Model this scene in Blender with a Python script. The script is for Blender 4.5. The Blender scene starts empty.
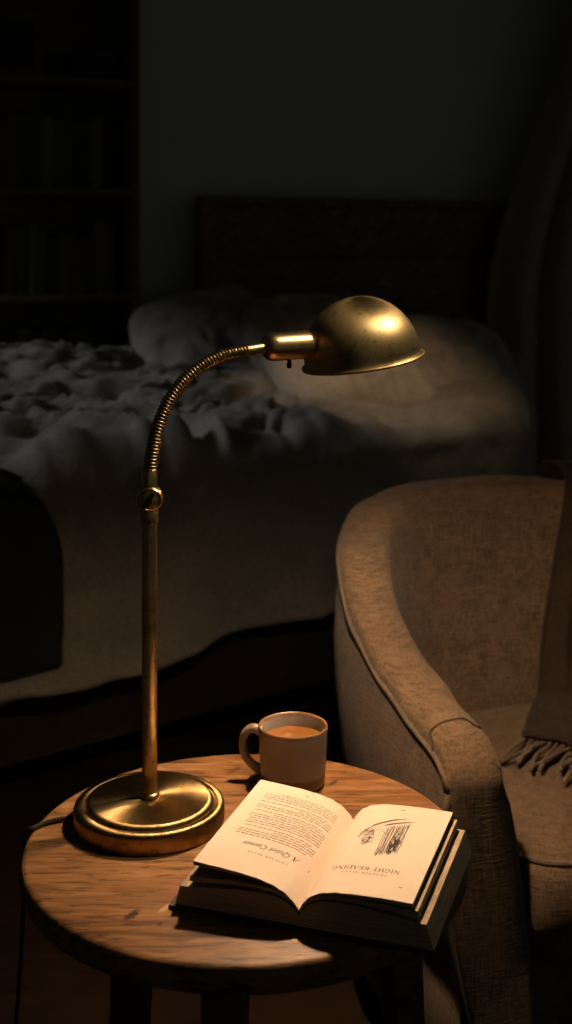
import bpy, bmesh, math, random
from mathutils import Vector, Matrix, noise

random.seed(7)
scn = bpy.context.scene
COL = scn.collection
F, HZ, CX, CAMZ = 1250.0, 249.0, 286.0, 1.30      # focal length in px, horizon row, centre column, eye height
TZ = 0.604                                         # table top height

def px(x, y, Y):
    """point at depth Y seen at photo pixel (x, y)"""
    return Vector(((x - CX) / F * Y, Y, CAMZ - (y - HZ) / F * Y))

def smooth(e0, e1, x):
    t = max(0.0, min(1.0, (x - e0) / (e1 - e0)))
    return t * t * (3 - 2 * t)

def lerp(a, b, t):
    return a + (b - a) * t

def interp(tab, x):
    if x <= tab[0][0]:
        return tab[0][1]
    for (x0, y0), (x1, y1) in zip(tab, tab[1:]):
        if x <= x1:
            t = (x - x0) / (x1 - x0)
            t = t * t * (3 - 2 * t) * .5 + t * .5
            return y0 + (y1 - y0) * t
    return tab[-1][1]

# ------------------------------------------------------------------ materials
def nt(name):
    m = bpy.data.materials.new(name)
    m.use_nodes = True
    n = m.node_tree.nodes
    return m, n, m.node_tree.links, n['Principled BSDF']

def setv(b, **kw):
    names = dict(color='Base Color', rough='Roughness', metal='Metallic', spec='Specular IOR Level',
                 aniso='Anisotropic', sheen='Sheen Weight', sheen_rough='Sheen Roughness', coat='Coat Weight',
                 sss='Subsurface Weight')
    for k, v in kw.items():
        s = b.inputs[names[k]]
        if k == 'color':
            s.default_value = (*v, 1)
        else:
            s.default_value = v

def texco(n, l, kind='Object', scale=(1, 1, 1), rot=(0, 0, 0)):
    tc = n.new('ShaderNodeTexCoord')
    mp = n.new('ShaderNodeMapping')
    mp.inputs['Scale'].default_value = scale
    mp.inputs['Rotation'].default_value = rot
    l.new(tc.outputs[kind], mp.inputs['Vector'])
    return mp.outputs['Vector']

def noise_tex(n, l, vec, scale, detail=4, rough=.55, dist=0):
    t = n.new('ShaderNodeTexNoise')
    t.inputs['Scale'].default_value = scale
    t.inputs['Detail'].default_value = detail
    t.inputs['Roughness'].default_value = rough
    t.inputs['Distortion'].default_value = dist
    l.new(vec, t.inputs['Vector'])
    return t.outputs['Fac']

def ramp(n, l, fac, stops):
    r = n.new('ShaderNodeValToRGB')
    e = r.color_ramp.elements
    while len(e) < len(stops):
        e.new(.5)
    for el, (p, c) in zip(e, stops):
        el.position = p
        el.color = (*c, 1) if len(c) == 3 else c
    l.new(fac, r.inputs['Fac'])
    return r.outputs['Color']

def bump(n, l, b, height, strength, dist=.001, prev=None):
    bp = n.new('ShaderNodeBump')
    bp.inputs['Strength'].default_value = strength
    bp.inputs['Distance'].default_value = dist
    l.new(height, bp.inputs['Height'])
    if prev is not None:
        l.new(prev, bp.inputs['Normal'])
    l.new(bp.outputs['Normal'], b.inputs['Normal'])
    return bp.outputs['Normal']

def mix(n, l, fac, a, b, blend='MIX'):
    m = n.new('ShaderNodeMix')
    m.data_type = 'RGBA'
    m.blend_type = blend
    for s, v in ((m.inputs[0], fac), (m.inputs[6], a), (m.inputs[7], b)):
        if isinstance(v, (int, float)):
            s.default_value = v
        elif isinstance(v, tuple):
            s.default_value = (*v, 1)
        else:
            l.new(v, s)
    return m.outputs[2]

def plain(name, color, rough=.6, metal=0, vary=.25, scale=12, bmp=.15, **kw):
    m, n, l, b = nt(name)
    setv(b, rough=rough, metal=metal, **kw)
    v = texco(n, l)
    f = noise_tex(n, l, v, scale)
    lo = tuple(c * (1 - vary) for c in color)
    hi = tuple(min(1, c * (1 + vary)) for c in color)
    l.new(ramp(n, l, f, [(.3, lo), (.7, hi)]), b.inputs['Base Color'])
    if bmp:
        bump(n, l, b, noise_tex(n, l, v, scale * 9), bmp)
    return m

def brass(name, aniso=0.0, dark=1.0, rough=.27):
    m, n, l, b = nt(name)
    setv(b, metal=1, rough=rough)
    v = texco(n, l)
    f1 = noise_tex(n, l, v, 28, 6, .65)
    f2 = noise_tex(n, l, v, 140, 4, .6)
    c1 = ramp(n, l, f1, [(.28, (.16 * dark, .098 * dark, .040 * dark)), (.5, (.52 * dark, .335 * dark, .135 * dark)),
                         (.75, (.70 * dark, .475 * dark, .22 * dark))])
    spots = ramp(n, l, f2, [(.30, (.22, .19, .16)), (.40, (1, 1, 1))])
    l.new(mix(n, l, .85, c1, spots, 'MULTIPLY'), b.inputs['Base Color'])
    rr = n.new('ShaderNodeMapRange')
    rr.inputs['To Min'].default_value = rough + .16
    rr.inputs['To Max'].default_value = rough - .06
    l.new(f1, rr.inputs['Value'])
    l.new(rr.outputs[0], b.inputs['Roughness'])
    if aniso:
        setv(b, aniso=aniso)
        t = n.new('ShaderNodeTangent')
        t.direction_type = 'RADIAL'
        t.axis = 'Z'
        l.new(t.outputs[0], b.inputs['Tangent'])
    bump(n, l, b, f2, .05, .0006)
    return m

def fabric(name, color, weave=900, bstr=.5, vary=.22, sheen=.25, cloud=9):
    m, n, l, b = nt(name)
    setv(b, rough=.95, spec=.12, sheen=sheen, sheen_rough=.5)
    v = texco(n, l)
    big = noise_tex(n, l, v, cloud, 5, .6)
    va = texco(n, l, scale=(1, 1, .12))
    vb = texco(n, l, scale=(.14, .14, 1))
    wa = noise_tex(n, l, va, weave, 2, .5)
    wb = noise_tex(n, l, vb, weave, 2, .5)
    ad = n.new('ShaderNodeMath'); ad.operation = 'ADD'
    l.new(wa, ad.inputs[0]); l.new(wb, ad.inputs[1])
    hf = n.new('ShaderNodeMath'); hf.operation = 'MULTIPLY'; hf.inputs[1].default_value = .5
    l.new(ad.outputs[0], hf.inputs[0])
    lo = tuple(c * (1 - vary) for c in color)
    hi = tuple(min(1, c * (1 + vary)) for c in color)
    c1 = ramp(n, l, big, [(.3, lo), (.7, hi)])
    c2 = ramp(n, l, hf.outputs[0], [(.38, (.45, .43, .41)), (.60, (1.0, 1.0, 1.0))])
    l.new(mix(n, l, .9, c1, c2, 'MULTIPLY'), b.inputs['Base Color'])
    bump(n, l, b, hf.outputs[0], bstr, .0015)
    return m

def wood(name, c_dark, c_mid, c_light, rot=0, stretch=9, scale=7, rough=.5, planks=0, bstr=.25, spots=()):
    m, n, l, b = nt(name)
    setv(b, rough=rough, spec=.35)
    v = texco(n, l, rot=(0, 0, rot))
    vs = texco(n, l, rot=(0, 0, rot), scale=(1, stretch, stretch))
    g1 = noise_tex(n, l, vs, scale, 8, .62, .6)
    g2 = noise_tex(n, l, vs, scale * 2.6, 6, .68, .4)
    big = noise_tex(n, l, v, 6, 3)
    c1 = ramp(n, l, g1, [(.30, c_dark), (.47, c_mid), (.68, c_light)])
    c2 = ramp(n, l, g2, [(.40, (.20, .15, .11)), (.46, (1, 1, 1))])
    c = mix(n, l, .75, c1, c2, 'MULTIPLY')
    c = mix(n, l, .5, c, ramp(n, l, big, [(.35, (.62, .56, .5)), (.65, (1.12, 1.1, 1.05))]), 'MULTIPLY')
    if planks:
        sx = n.new('ShaderNodeSeparateXYZ'); l.new(v, sx.inputs[0])
        mm = n.new('ShaderNodeMath'); mm.operation = 'MULTIPLY'; mm.inputs[1].default_value = planks
        l.new(sx.outputs[1], mm.inputs[0])
        fr = n.new('ShaderNodeMath'); fr.operation = 'FRACT'; l.new(mm.outputs[0], fr.inputs[0])
        gap = ramp(n, l, fr.outputs[0], [(0, (.12, .1, .08)), (.018, (1, 1, 1))])
        c = mix(n, l, 1.0, c, gap, 'MULTIPLY')
        fl = n.new('ShaderNodeMath'); fl.operation = 'FLOOR'; l.new(mm.outputs[0], fl.inputs[0])
        wn = n.new('ShaderNodeTexWhiteNoise'); wn.noise_dimensions = '1D'; l.new(fl.outputs[0], wn.inputs['W'])
        c = mix(n, l, .6, c, ramp(n, l, wn.outputs['Value'], [(0, (.75, .7, .66)), (1, (1.1, 1.08, 1.05))]), 'MULTIPLY')
    for (sx_, sy_, ax, ay, colr) in spots:              # knots and stains with a shape of their own
        tc = n.new('ShaderNodeTexCoord')
        mp = n.new('ShaderNodeMapping'); mp.vector_type = 'TEXTURE'
        mp.inputs['Location'].default_value = (sx_, sy_, 0)
        mp.inputs['Rotation'].default_value = (0, 0, -rot)
        mp.inputs['Scale'].default_value = (ax, ay, 1)
        l.new(tc.outputs['Object'], mp.inputs['Vector'])
        wob = n.new('ShaderNodeTexNoise'); wob.inputs['Scale'].default_value = 3
        l.new(mp.outputs['Vector'], wob.inputs['Vector'])
        ln = n.new('ShaderNodeVectorMath'); ln.operation = 'LENGTH'
        sp = n.new('ShaderNodeSeparateXYZ'); l.new(mp.outputs['Vector'], sp.inputs[0])
        cb = n.new('ShaderNodeCombineXYZ'); l.new(sp.outputs[0], cb.inputs[0]); l.new(sp.outputs[1], cb.inputs[1])
        l.new(cb.outputs[0], ln.inputs[0])
        ad = n.new('ShaderNodeMath'); ad.operation = 'MULTIPLY_ADD'; ad.inputs[1].default_value = .55
        l.new(ln.outputs['Value'], ad.inputs[0]); l.new(wob.outputs['Fac'], ad.inputs[2])
        k = ramp(n, l, ad.outputs[0], [(.80, (1, 1, 1)), (1.0, (0, 0, 0))])
        c = mix(n, l, k, c, colr)
    l.new(c, b.inputs['Base Color'])
    bump(n, l, b, g2, bstr, .0012)
    return m

M = {}
M['brass'] = brass('aged_brass')
M['brass_lathe'] = brass('lathe_turned_brass', aniso=.88, rough=.40, dark=.68)
M['brass_hose'] = plain('ribbed_brass_hose', (.34, .22, .10), .33, 1, .18, 60, 0)
M['brass_dome'] = brass('spun_brass_dome', aniso=.55, rough=.36)
M['brass_pole'] = brass('drawn_brass_pole', aniso=.6, rough=.30, dark=1.3)
M['brass_dark'] = brass('dark_brass', dark=.55, rough=.34)
M['dark_metal'] = plain('dark_metal', (.03, .022, .015), .4, .6)
M['inner_enamel'] = plain('shade_inside', (.42, .28, .13), .45, .5, .08)
M['oak_top'] = wood('worn_oak_top', (.050, .019, .007), (.20, .092, .033), (.355, .182, .074), rot=math.radians(-55), rough=.46, stretch=9, scale=8, bstr=.6,
                    spots=[(-.113, -.164, .014, .007, (.03, .016, .009)), (-.082, -.181, .005, .004, (.035, .012, .008)),
                           (-.079, -.150, .013, .005, (.50, .31, .16)), (-.155, -.02, .030, .0035, (.06, .026, .011)), (.05, .21, .028, .004, (.06, .026, .011)),
                           (-.02, .20, .02, .006, (.09, .04, .016)), (.11, .16, .012, .005, (.05, .022, .01))])
M['oak_leg'] = wood('dark_oak_leg', (.05, .025, .01), (.10, .05, .022), (.15, .08, .035), rough=.6)
M['floor_wood'] = wood('dark_floorboards', (.012, .0065, .0035), (.022, .012, .0065), (.035, .019, .01), rot=math.radians(25), planks=7, rough=.5)
M['walnut'] = wood('dark_walnut', (.09, .05, .028), (.19, .107, .06), (.29, .168, .092), rot=0, rough=.55, scale=5)
M['shelf_wood'] = wood('brown_shelf', (.085, .06, .037), (.135, .097, .06), (.18, .13, .082), rough=.6)
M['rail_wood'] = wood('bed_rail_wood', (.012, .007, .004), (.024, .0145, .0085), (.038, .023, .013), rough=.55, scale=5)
M['wall'] = plain('painted_plaster', (.60, .61, .55), .9, 0, .04, 3, .05)
M['linen'] = fabric('crumpled_linen', (.30, .265, .225), 700, .3, .06, .15)
M['sheet'] = fabric('white_sheet', (.36, .33, .29), 800, .2, .05, .15)
M['pillow'] = fabric('pillow_linen', (.42, .37, .31), 700, .25, .06, .15)
M['chair'] = fabric('oatmeal_tweed', (.130, .091, .060), 330, 1.0, .16, .08, 22)
M['chair_pipe'] = fabric('tweed_piping', (.15, .112, .079), 900, .8, .12, .08)
M['dark_seam'] = plain('dark_thread', (.03, .02, .014), .9, 0, .1, 40, 0)
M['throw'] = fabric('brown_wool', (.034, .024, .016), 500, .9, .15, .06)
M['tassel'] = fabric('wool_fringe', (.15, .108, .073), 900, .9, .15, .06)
M['green_throw'] = fabric('dark_green_wool', (.018, .024, .018), 500, .6, .15, .05)
M['curtain'] = fabric('curtain_cloth', (.42, .335, .25), 500, .3, .1, .1)
M['mattress'] = fabric('mattress_ticking', (.5, .48, .45), 500, .3)
M['coffee'] = plain('milky_tea', (.19, .075, .016), .12, 0, .04, 8, 0)
M['ink'] = plain('printing_ink', (.03, .022, .018), .8, 0, .1, 10, 0)
M['cover_dark'] = plain('book_cloth', (.035, .026, .02), .7, 0, .2, 30, .2)
M['spine_tape'] = plain('pale_board', (.45, .38, .28), .7, 0, .1, 30, .1)

def paper(name, color, lines=False):
    m, n, l, b = nt(name)
    setv(b, rough=.85, spec=.2)
    v = texco(n, l)
    f = noise_tex(n, l, v, 18, 4)
    c = ramp(n, l, f, [(.3, tuple(x * .94 for x in color)), (.7, color)])
    if lines:                                            # the fine edges of the leaves
        vs = texco(n, l, scale=(.5, .5, 40))
        g = noise_tex(n, l, vs, 28, 3, .7)
        c = mix(n, l, .85, c, ramp(n, l, g, [(.36, (.50, .44, .37)), (.58, (1, 1, 1))]), 'MULTIPLY')
        bump(n, l, b, g, .4, .001)
    else:
        bump(n, l, b, noise_tex(n, l, v, 400), .04, .0005)
    l.new(c, b.inputs['Base Color'])
    return m
M['paper'] = paper('cream_paper', (.76, .615, .475))
M['page_edge'] = paper('page_edges', (.44, .345, .235), True)

def glaze():
    m, n, l, b = nt('stoneware_glaze')
    setv(b, rough=.34, spec=.45)
    v = texco(n, l)
    sep = n.new('ShaderNodeSeparateXYZ')
    tc = n.new('ShaderNodeTexCoord'); l.new(tc.outputs['Object'], sep.inputs[0])
    wob = noise_tex(n, l, v, 45, 3)
    ml = n.new('ShaderNodeMath'); ml.operation = 'MULTIPLY'; ml.inputs[1].default_value = .007
    l.new(wob, ml.inputs[0])
    ad = n.new('ShaderNodeMath'); ad.operation = 'ADD'
    l.new(sep.outputs[2], ad.inputs[0]); l.new(ml.outputs[0], ad.inputs[1])
    mr = n.new('ShaderNodeMapRange'); mr.inputs['From Max'].default_value = .09
    l.new(ad.outputs[0], mr.inputs['Value'])
    body = ramp(n, l, mr.outputs[0], [(0, (.17, .095, .045)), (.225, (.17, .095, .045)), (.255, (.29, .24, .20)),
                                      (.82, (.32, .265, .222)), (.875, (.24, .13, .055)), (1, (.22, .12, .05))])
    sp = noise_tex(n, l, v, 600, 2)
    sm = noise_tex(n, l, v, 30, 4)
    c = mix(n, l, .6, body, ramp(n, l, sm, [(.35, (.72, .68, .62)), (.65, (1, 1, 1))]), 'MULTIPLY')
    c = mix(n, l, .7, c, ramp(n, l, sp, [(.27, (.4, .3, .2)), (.33, (1, 1, 1))]), 'MULTIPLY')
    l.new(c, b.inputs['Base Color'])
    bump(n, l, b, noise_tex(n, l, v, 120), .08, .001)
    return m
M['glaze'] = glaze()

def emit(name, color, strength):
    m, n, l, b = nt(name)
    e = n.new('ShaderNodeEmission')
    e.inputs['Color'].default_value = (*color, 1)
    e.inputs['Strength'].default_value = strength
    l.new(e.outputs[0], n['Material Output'].inputs['Surface'])
    return m
M['bulb'] = emit('warm_bulb_glow', (1.0, .71, .46), 1350)

# ------------------------------------------------------------------ mesh helpers
class MB:
    def __init__(s):
        s.v, s.f, s.mi = [], [], []
    def add(s, vs, fs, mi=0):
        o = len(s.v)
        s.v += [tuple(p) for p in vs]
        s.f += [tuple(i + o for i in f) for f in fs]
        s.mi += [mi] * len(fs)
        return s
    def build(s, name, mats, parent=None, smooth_angle=40, loc=None, mat=None, recalc=True):
        me = bpy.data.meshes.new(name)
        me.from_pydata(s.v, [], s.f)
        if not isinstance(mats, (list, tuple)):
            mats = [mats]
        for m_ in mats:
            me.materials.append(m_)
        for p, i in zip(me.polygons, s.mi):
            p.material_index = i
        if recalc:
            bm = bmesh.new(); bm.from_mesh(me)
            bmesh.ops.recalc_face_normals(bm, faces=bm.faces)
            bm.to_mesh(me); bm.free()
        if smooth_angle:
            for p in me.polygons:
                p.use_smooth = True
            me.set_sharp_from_angle(angle=math.radians(smooth_angle))
        o = bpy.data.objects.new(name, me)
        COL.objects.link(o)
        if parent is not None:
            o.parent = parent
        if mat is not None:
            o.matrix_basis = mat
        elif loc is not None:
            o.location = loc
        return o

def lathe(profile, seg=48, closed=False):
    vs, fs = [], []
    n = len(profile)
    for i in range(seg):
        a = 2 * math.pi * i / seg
        for r, z in profile:
            vs.append((r * math.cos(a), r * math.sin(a), z))
    m = n if closed else n - 1
    for i in range(seg):
        j = (i + 1) % seg
        for k in range(m):
            k2 = (k + 1) % n
            fs.append((i * n + k, j * n + k, j * n + k2, i * n + k2))
    return vs, fs

def frames(pts, closed=False):
    pts = [Vector(p) for p in pts]
    n = len(pts)
    T = []
    for i in range(n):
        a = pts[(i - 1) % n] if (closed or i > 0) else pts[i]
        b = pts[(i + 1) % n] if (closed or i < n - 1) else pts[i]
        T.append((b - a).normalized())
    up = Vector((0, 0, 1)) if abs(T[0].z) < .9 else Vector((0, 1, 0))
    N = [(up - T[0] * up.dot(T[0])).normalized()]
    for i in range(1, n):
        v = N[-1] - T[i] * N[-1].dot(T[i])
        N.append(v.normalized() if v.length > 1e-8 else N[-1])
    return pts, T, N

def tube(pts, rad, seg=10, closed=False, cap=True):
    pts, T, N = frames(pts, closed)
    n = len(pts)
    vs, fs = [], []
    for i in range(n):
        B = T[i].cross(N[i])
        r = rad(i / max(1, n - 1)) if callable(rad) else (rad[i] if isinstance(rad, list) else rad)
        for k in range(seg):
            a = 2 * math.pi * k / seg
            vs.append(pts[i] + (N[i] * math.cos(a) + B * math.sin(a)) * r)
    m = n if closed else n - 1
    for i in range(m):
        j = (i + 1) % n
        for k in range(seg):
            k2 = (k + 1) % seg
            fs.append((i * seg + k, i * seg + k2, j * seg + k2, j * seg + k))
    if cap and not closed:
        for i, rev in ((0, True), (n - 1, False)):
            c = len(vs)
            vs.append(pts[i])
            for k in range(seg):
                k2 = (k + 1) % seg
                f = (i * seg + k, i * seg + k2, c)
                fs.append(f[::-1] if rev else f)
    return vs, fs

def catmull(pts, sub=8, closed=False):
    pts = [Vector(p) for p in pts]
    n = len(pts)
    out = []
    segs = n if closed else n - 1
    for i in range(segs):
        def g(k):
            return pts[k % n] if closed else pts[max(0, min(n - 1, k))]
        p0, p1, p2, p3 = g(i - 1), g(i), g(i + 1), g(i + 2)
        for s in range(sub):
            t = s / sub
            out.append(.5 * ((2 * p1) + (p2 - p0) * t + (2 * p0 - 5 * p1 + 4 * p2 - p3) * t * t + (3 * p1 - p0 - 3 * p2 + p3) * t ** 3))
    if not closed:
        out.append(pts[-1])
    return out

def grid(fn, nu, nv, closed_u=False):
    vs = [fn(i / (nu if closed_u else nu - 1), j / (nv - 1)) for i in range(nu) for j in range(nv)]
    fs = []
    for i in range(nu if closed_u else nu - 1):
        i2 = (i + 1) % nu
        for j in range(nv - 1):
            fs.append((i * nv + j, i2 * nv + j, i2 * nv + j + 1, i * nv + j + 1))
    return vs, fs

def rbox(cx, cy, cz, sx, sy, sz, bev=.004, seg=2, rot=None):
    bm = bmesh.new()
    bmesh.ops.create_cube(bm, size=1)
    for v in bm.verts:
        v.co = Vector((v.co.x * sx, v.co.y * sy, v.co.z * sz))
    if bev:
        bmesh.ops.bevel(bm, geom=list(bm.edges), offset=bev, segments=seg, profile=.5, affect='EDGES')
    if rot is not None:
        bmesh.ops.transform(bm, matrix=rot.to_4x4(), verts=bm.verts)
    bm.verts.index_update()
    vs = [v.co + Vector((cx, cy, cz)) for v in bm.verts]
    fs = [tuple(v.index for v in f.verts) for f in bm.faces]
    bm.free()
    return vs, fs

def prism(outline, d):
    """closed outline of Vectors swept by vector d"""
    n = len(outline)
    d = Vector(d)
    vs = [Vector(p) for p in outline] + [Vector(p) + d for p in outline]
    fs = [(i, (i + 1) % n, n + (i + 1) % n, n + i) for i in range(n)]
    fs += [tuple(range(n))[::-1], tuple(range(n, 2 * n))]
    return vs, fs

def tag(o, label=None, cat=None, group=None, kind=None):
    for k, v in (('label', label), ('category', cat), ('group', group), ('kind', kind)):
        if v is not None:
            o[k] = v
    return o

def empty(name, loc=(0, 0, 0), rz=0, **kw):
    o = bpy.data.objects.new(name, None)
    COL.objects.link(o)
    o.empty_display_size = .05
    o.location = loc
    o.rotation_euler = (0, 0, rz)
    return tag(o, **kw)

def nz(p, s, oct_=4):
    return noise.fractal(Vector(p) * s, 1.0, 2.0, oct_, noise_basis='PERLIN_ORIGINAL')

# ------------------------------------------------------------------ the room
YAW = math.radians(25)
U = Vector((math.cos(YAW), math.sin(YAW), 0))          # along the back wall, to the right
NW = Vector((math.sin(YAW), -math.cos(YAW), 0))        # out of the back wall, towards the viewer
HB = Vector((-.34, 4.95, 0))                           # foot of the headboard face, left end
WB = HB - NW * .15                                     # back wall line
RW = Matrix.Rotation(YAW, 4, 'Z')

def wpt(s, out, z):                                    # point by run along the wall, distance out of it, height
    return WB + U * s + NW * out + Vector((0, 0, z))

def wall_mat(s, out, z):
    return Matrix.Translation(wpt(s, out, z)) @ RW       # local x = U, local -y = out of the wall

fl = MB().add(*rbox(0, 0, -.05, 9, 9, .1, 0)).build('floor', M['floor_wood'], loc=(0, 2.6, 0), smooth_angle=0)
tag(fl, kind='structure')
WH = 2.7
ce = MB().add(*rbox(0, -3.0, WH + .05, 6.2, 6.1, .1, 0)).build('ceiling', M['wall'], mat=wall_mat(.4, 0, 0), smooth_angle=0)
tag(ce, kind='structure')
wb = MB().add(*rbox(0, .06, WH / 2, 6.2, .12, WH, 0)).build('wall_back', M['wall'], mat=wall_mat(.4, 0, 0), smooth_angle=0)
tag(wb, kind='structure')
bb = MB().add(*rbox(0, -.009, .06, 6.0, .018, .12, .004)).build('baseboard_back', M['wall'], mat=wall_mat(.4, 0, 0))
tag(bb, kind='structure')
# left wall with its window opening (the moonlight comes in here)
LWC = wpt(-2.7, 0, 0)
lm = Matrix.Translation(LWC) @ Matrix.Rotation(YAW - math.pi / 2, 4, 'Z')   # local x = out of back wall (NW)
WX0, WX1, WZ0, WZ1 = .35, 2.25, .85, 2.16
lw = MB()
for (x0, x1, z0, z1) in ((0, WX0, 0, WH), (WX1, 6.0, 0, WH), (WX0, WX1, 0, WZ0), (WX0, WX1, WZ1, WH)):
    lw.add(*rbox((x0 + x1) / 2, -.06, (z0 + z1) / 2, x1 - x0, .12, z1 - z0, 0))
tag(lw.build('wall_left', M['wall'], mat=lm, smooth_angle=0), kind='structure')
wf = MB()
for x in (WX0 + .025, WX1 - .025):
    wf.add(*rbox(x, -.06, (WZ0 + WZ1) / 2, .05, .06, WZ1 - WZ0, .004))
for z in (WZ0 + .025, WZ1 - .025):
    wf.add(*rbox((WX0 + WX1) / 2, -.06, z, WX1 - WX0, .05, .05, .004))
tag(wf.build('window_1', M['wall'], mat=lm), kind='structure')

# ------------------------------------------------------------------ bookcase and what stands on it
BC_R, BC_L = -.29, -1.34                               # run of the right and left end, relative to headboard face
BD = .26
bc = empty('bookcase', wpt((BC_R + BC_L) / 2, .01, 0), YAW, label='tall dark wooden bookcase against the back wall, left of the bed', cat='bookcase')
W = BC_R - BC_L
TOP = 2.36
for s in (-1, 1):
    MB().add(*rbox(s * (W / 2 - .0125), -BD / 2, TOP / 2, .025, BD, TOP, .002)).build('side_panel', M['shelf_wood'], bc)
MB().add(*rbox(0, -.006, TOP / 2, W - .05, .012, TOP - .02, 0)).build('back_panel', M['shelf_wood'], bc)
SH = [.10, .36, .745, 1.132, 1.525, 1.935, TOP - .014]
for z in SH:
    MB().add(*rbox(0, -BD / 2 - .004, z - .014, W - .05, BD - .016, .028, .003)).build('shelf', M['shelf_wood'], bc)

BOOKCOL = [(.10, .085, .06), (.035, .04, .035), (.13, .115, .085), (.09, .055, .03), (.03, .03, .028), (.11, .10, .075), (.055, .06, .05), (.08, .045, .03)]
BOOKM = [plain('book_cloth_shade', c, .75, 0, .12, 25, .15) for c in BOOKCOL]
def shelf_book(x_right, th, h, z, ci, label, group, depth=.17):
    """a closed upright book; x_right = distance of its right face from the bookcase's right end"""
    root = empty('hardback_book', wpt(BC_R - .025 - x_right - th / 2, .025 + depth, z), YAW, label=label, cat='book', group=group)
    mb = MB()
    for s in (-1, 1):
        mb.add(*rbox(s * (th / 2 - .0015), depth / 2, h / 2, .003, depth, h, .001))
    prof = [Vector((-th / 2 + .001, .0, 0)), Vector((-th / 4, -.004, 0)), Vector((th / 4, -.004, 0)), Vector((th / 2 - .001, 0, 0)),
            Vector((th / 2 - .001, .004, 0)), Vector((-th / 2 + .001, .004, 0))]
    mb.add(*prism(prof, (0, 0, h)))
    mb.build('cover', BOOKM[ci % len(BOOKM)], root)
    MB().add(*rbox(0, depth / 2 + .001, h / 2, th - .006, depth - .008, h - .006, 0)).build('page_block', M['page_edge'], root, smooth_angle=0)
    return root
ORD = ['first', 'second', 'third', 'fourth', 'fifth', 'sixth', 'seventh', 'eighth', 'ninth', 'tenth', 'eleventh', 'twelfth', 'thirteenth']
CN = ['tan brown', 'blackish green', 'pale tan', 'red brown', 'black', 'grey tan', 'grey green', 'dark brown']
def row(z, start, specs, shelf_name, group):
    x = start
    for i, (th, h, ci) in enumerate(specs):
        shelf_book(x, th, h, z, ci, 'dim %s book on the %s, %s from its right' % (CN[ci], shelf_name, ORD[i]), group)
        x += th + .0015
row(1.525, .10, [(.042, .265, 2), (.075, .25, 4), (.022, .28, 5), (.04, .262, 6), (.048, .27, 2), (.036, .28, 1), (.05, .26, 1), (.035, .265, 0), (.04, .25, 7), (.05, .27, 5)],
    'shelf level with the headboard top', 'books on the shelf level with the headboard top')
row(1.132, .05, [(.03, .25, 3), (.042, .27, 5), (.03, .235, 4), (.055, .21, 7), (.05, .225, 3), (.045, .205, 4), (.035, .23, 6), (.03, .26, 2), (.045, .25, 1), (.04, .245, 7)],
    'shelf level with the pillows', 'books on the shelf level with the pillows')
row(.745, .10, [(.05, .24, 4), (.04, .26, 6), (.045, .25, 7), (.035, .23, 1), (.05, .255, 3), (.042, .24, 4), (.048, .26, 5)],
    'shelf just behind the duvet', 'books on the shelf just behind the duvet')
# picture frame and dark box on the top visible shelf
pf = empty('picture_frame', wpt(BC_R - .50, .13, 1.935), YAW, label='dim empty looking picture frame leaning on the top bookcase shelf', cat='picture frame')
lean = Matrix.Rotation(math.radians(-10), 4, 'X')
fm = MB()
fw, fh, fb = .34, .27, .035
for (x, z, sx, sz) in ((0, fb / 2, fw, fb), (0, fh - fb / 2, fw, fb), (-fw / 2 + fb / 2, fh / 2, fb, fh - 2 * fb), (fw / 2 - fb / 2, fh / 2, fb, fh - 2 * fb)):
    fm.add(*rbox(x, 0, z, sx, .02, sz, .003))
fm.build('frame', M['shelf_wood'], pf, mat=lean)
MB().add(*rbox(0, .004, fh / 2, fw - 2 * fb + .004, .006, fh - 2 * fb + .004, 0)).build('picture', BOOKM[4], pf, mat=lean, smooth_angle=0)
sb = empty('storage_box', wpt(BC_R - .16, .14, 1.935), YAW, label='small black lidded box on the top bookcase shelf beside the frame', cat='box')
MB().add(*rbox(0, 0, .045, .16, .13, .09, .004)).build('body', BOOKM[4], sb)
MB().add(*rbox(0, 0, .1, .168, .138, .02, .004)).build('lid', BOOKM[1], sb)

# ------------------------------------------------------------------ bed
FLp, FRp = Vector((-1.28, 2.386, 0)), Vector((.66, 3.853, 0))
BLp, BRp = HB + NW * .01 + U * -1.45, HB + NW * .06 + U * 1.45
BLp = HB + NW * .16 + U * -1.45
BTOP = .80
bed = empty('bed', (FLp + FRp + BLp + BRp) / 4, 0, label='wooden bed with panelled dark headboard and side rail under crumpled bedding', cat='bed')
bc0 = Vector(bed.location)
def bedpart(mb, name, mat, **kw):
    mb.v = [tuple(Vector(p) - bc0) for p in mb.v]
    return mb.build(name, mat, bed, **kw)
# headboard: frame with three broad horizontal planks and two posts
hbm = MB()
HBW, HBH = 1.50, 1.512
def hb_box(mb, s, out, z, ss, so, sz, bev=.006):
    vs, fs = rbox(0, 0, 0, ss, so, sz, bev)
    mb.add([wpt(s, out, z) + RW.to_3x3() @ v for v in vs], fs)
for i in range(4):
    hb_box(hbm, HBW / 2, .115, .60 + .22 * i + .11, HBW - .14, .05, .217, .004)
hb_box(hbm, HBW / 2, .125, HBH - .018, HBW, .07, .036)
headb = bedpart(hbm, 'headboard', M['walnut'])
for s in (.035, HBW - .035):
    pm = MB(); hb_box(pm, s, .12, (HBH - .036) / 2, .07, .06, HBH - .036)
    bedpart(pm, 'post', M['walnut'])
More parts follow.
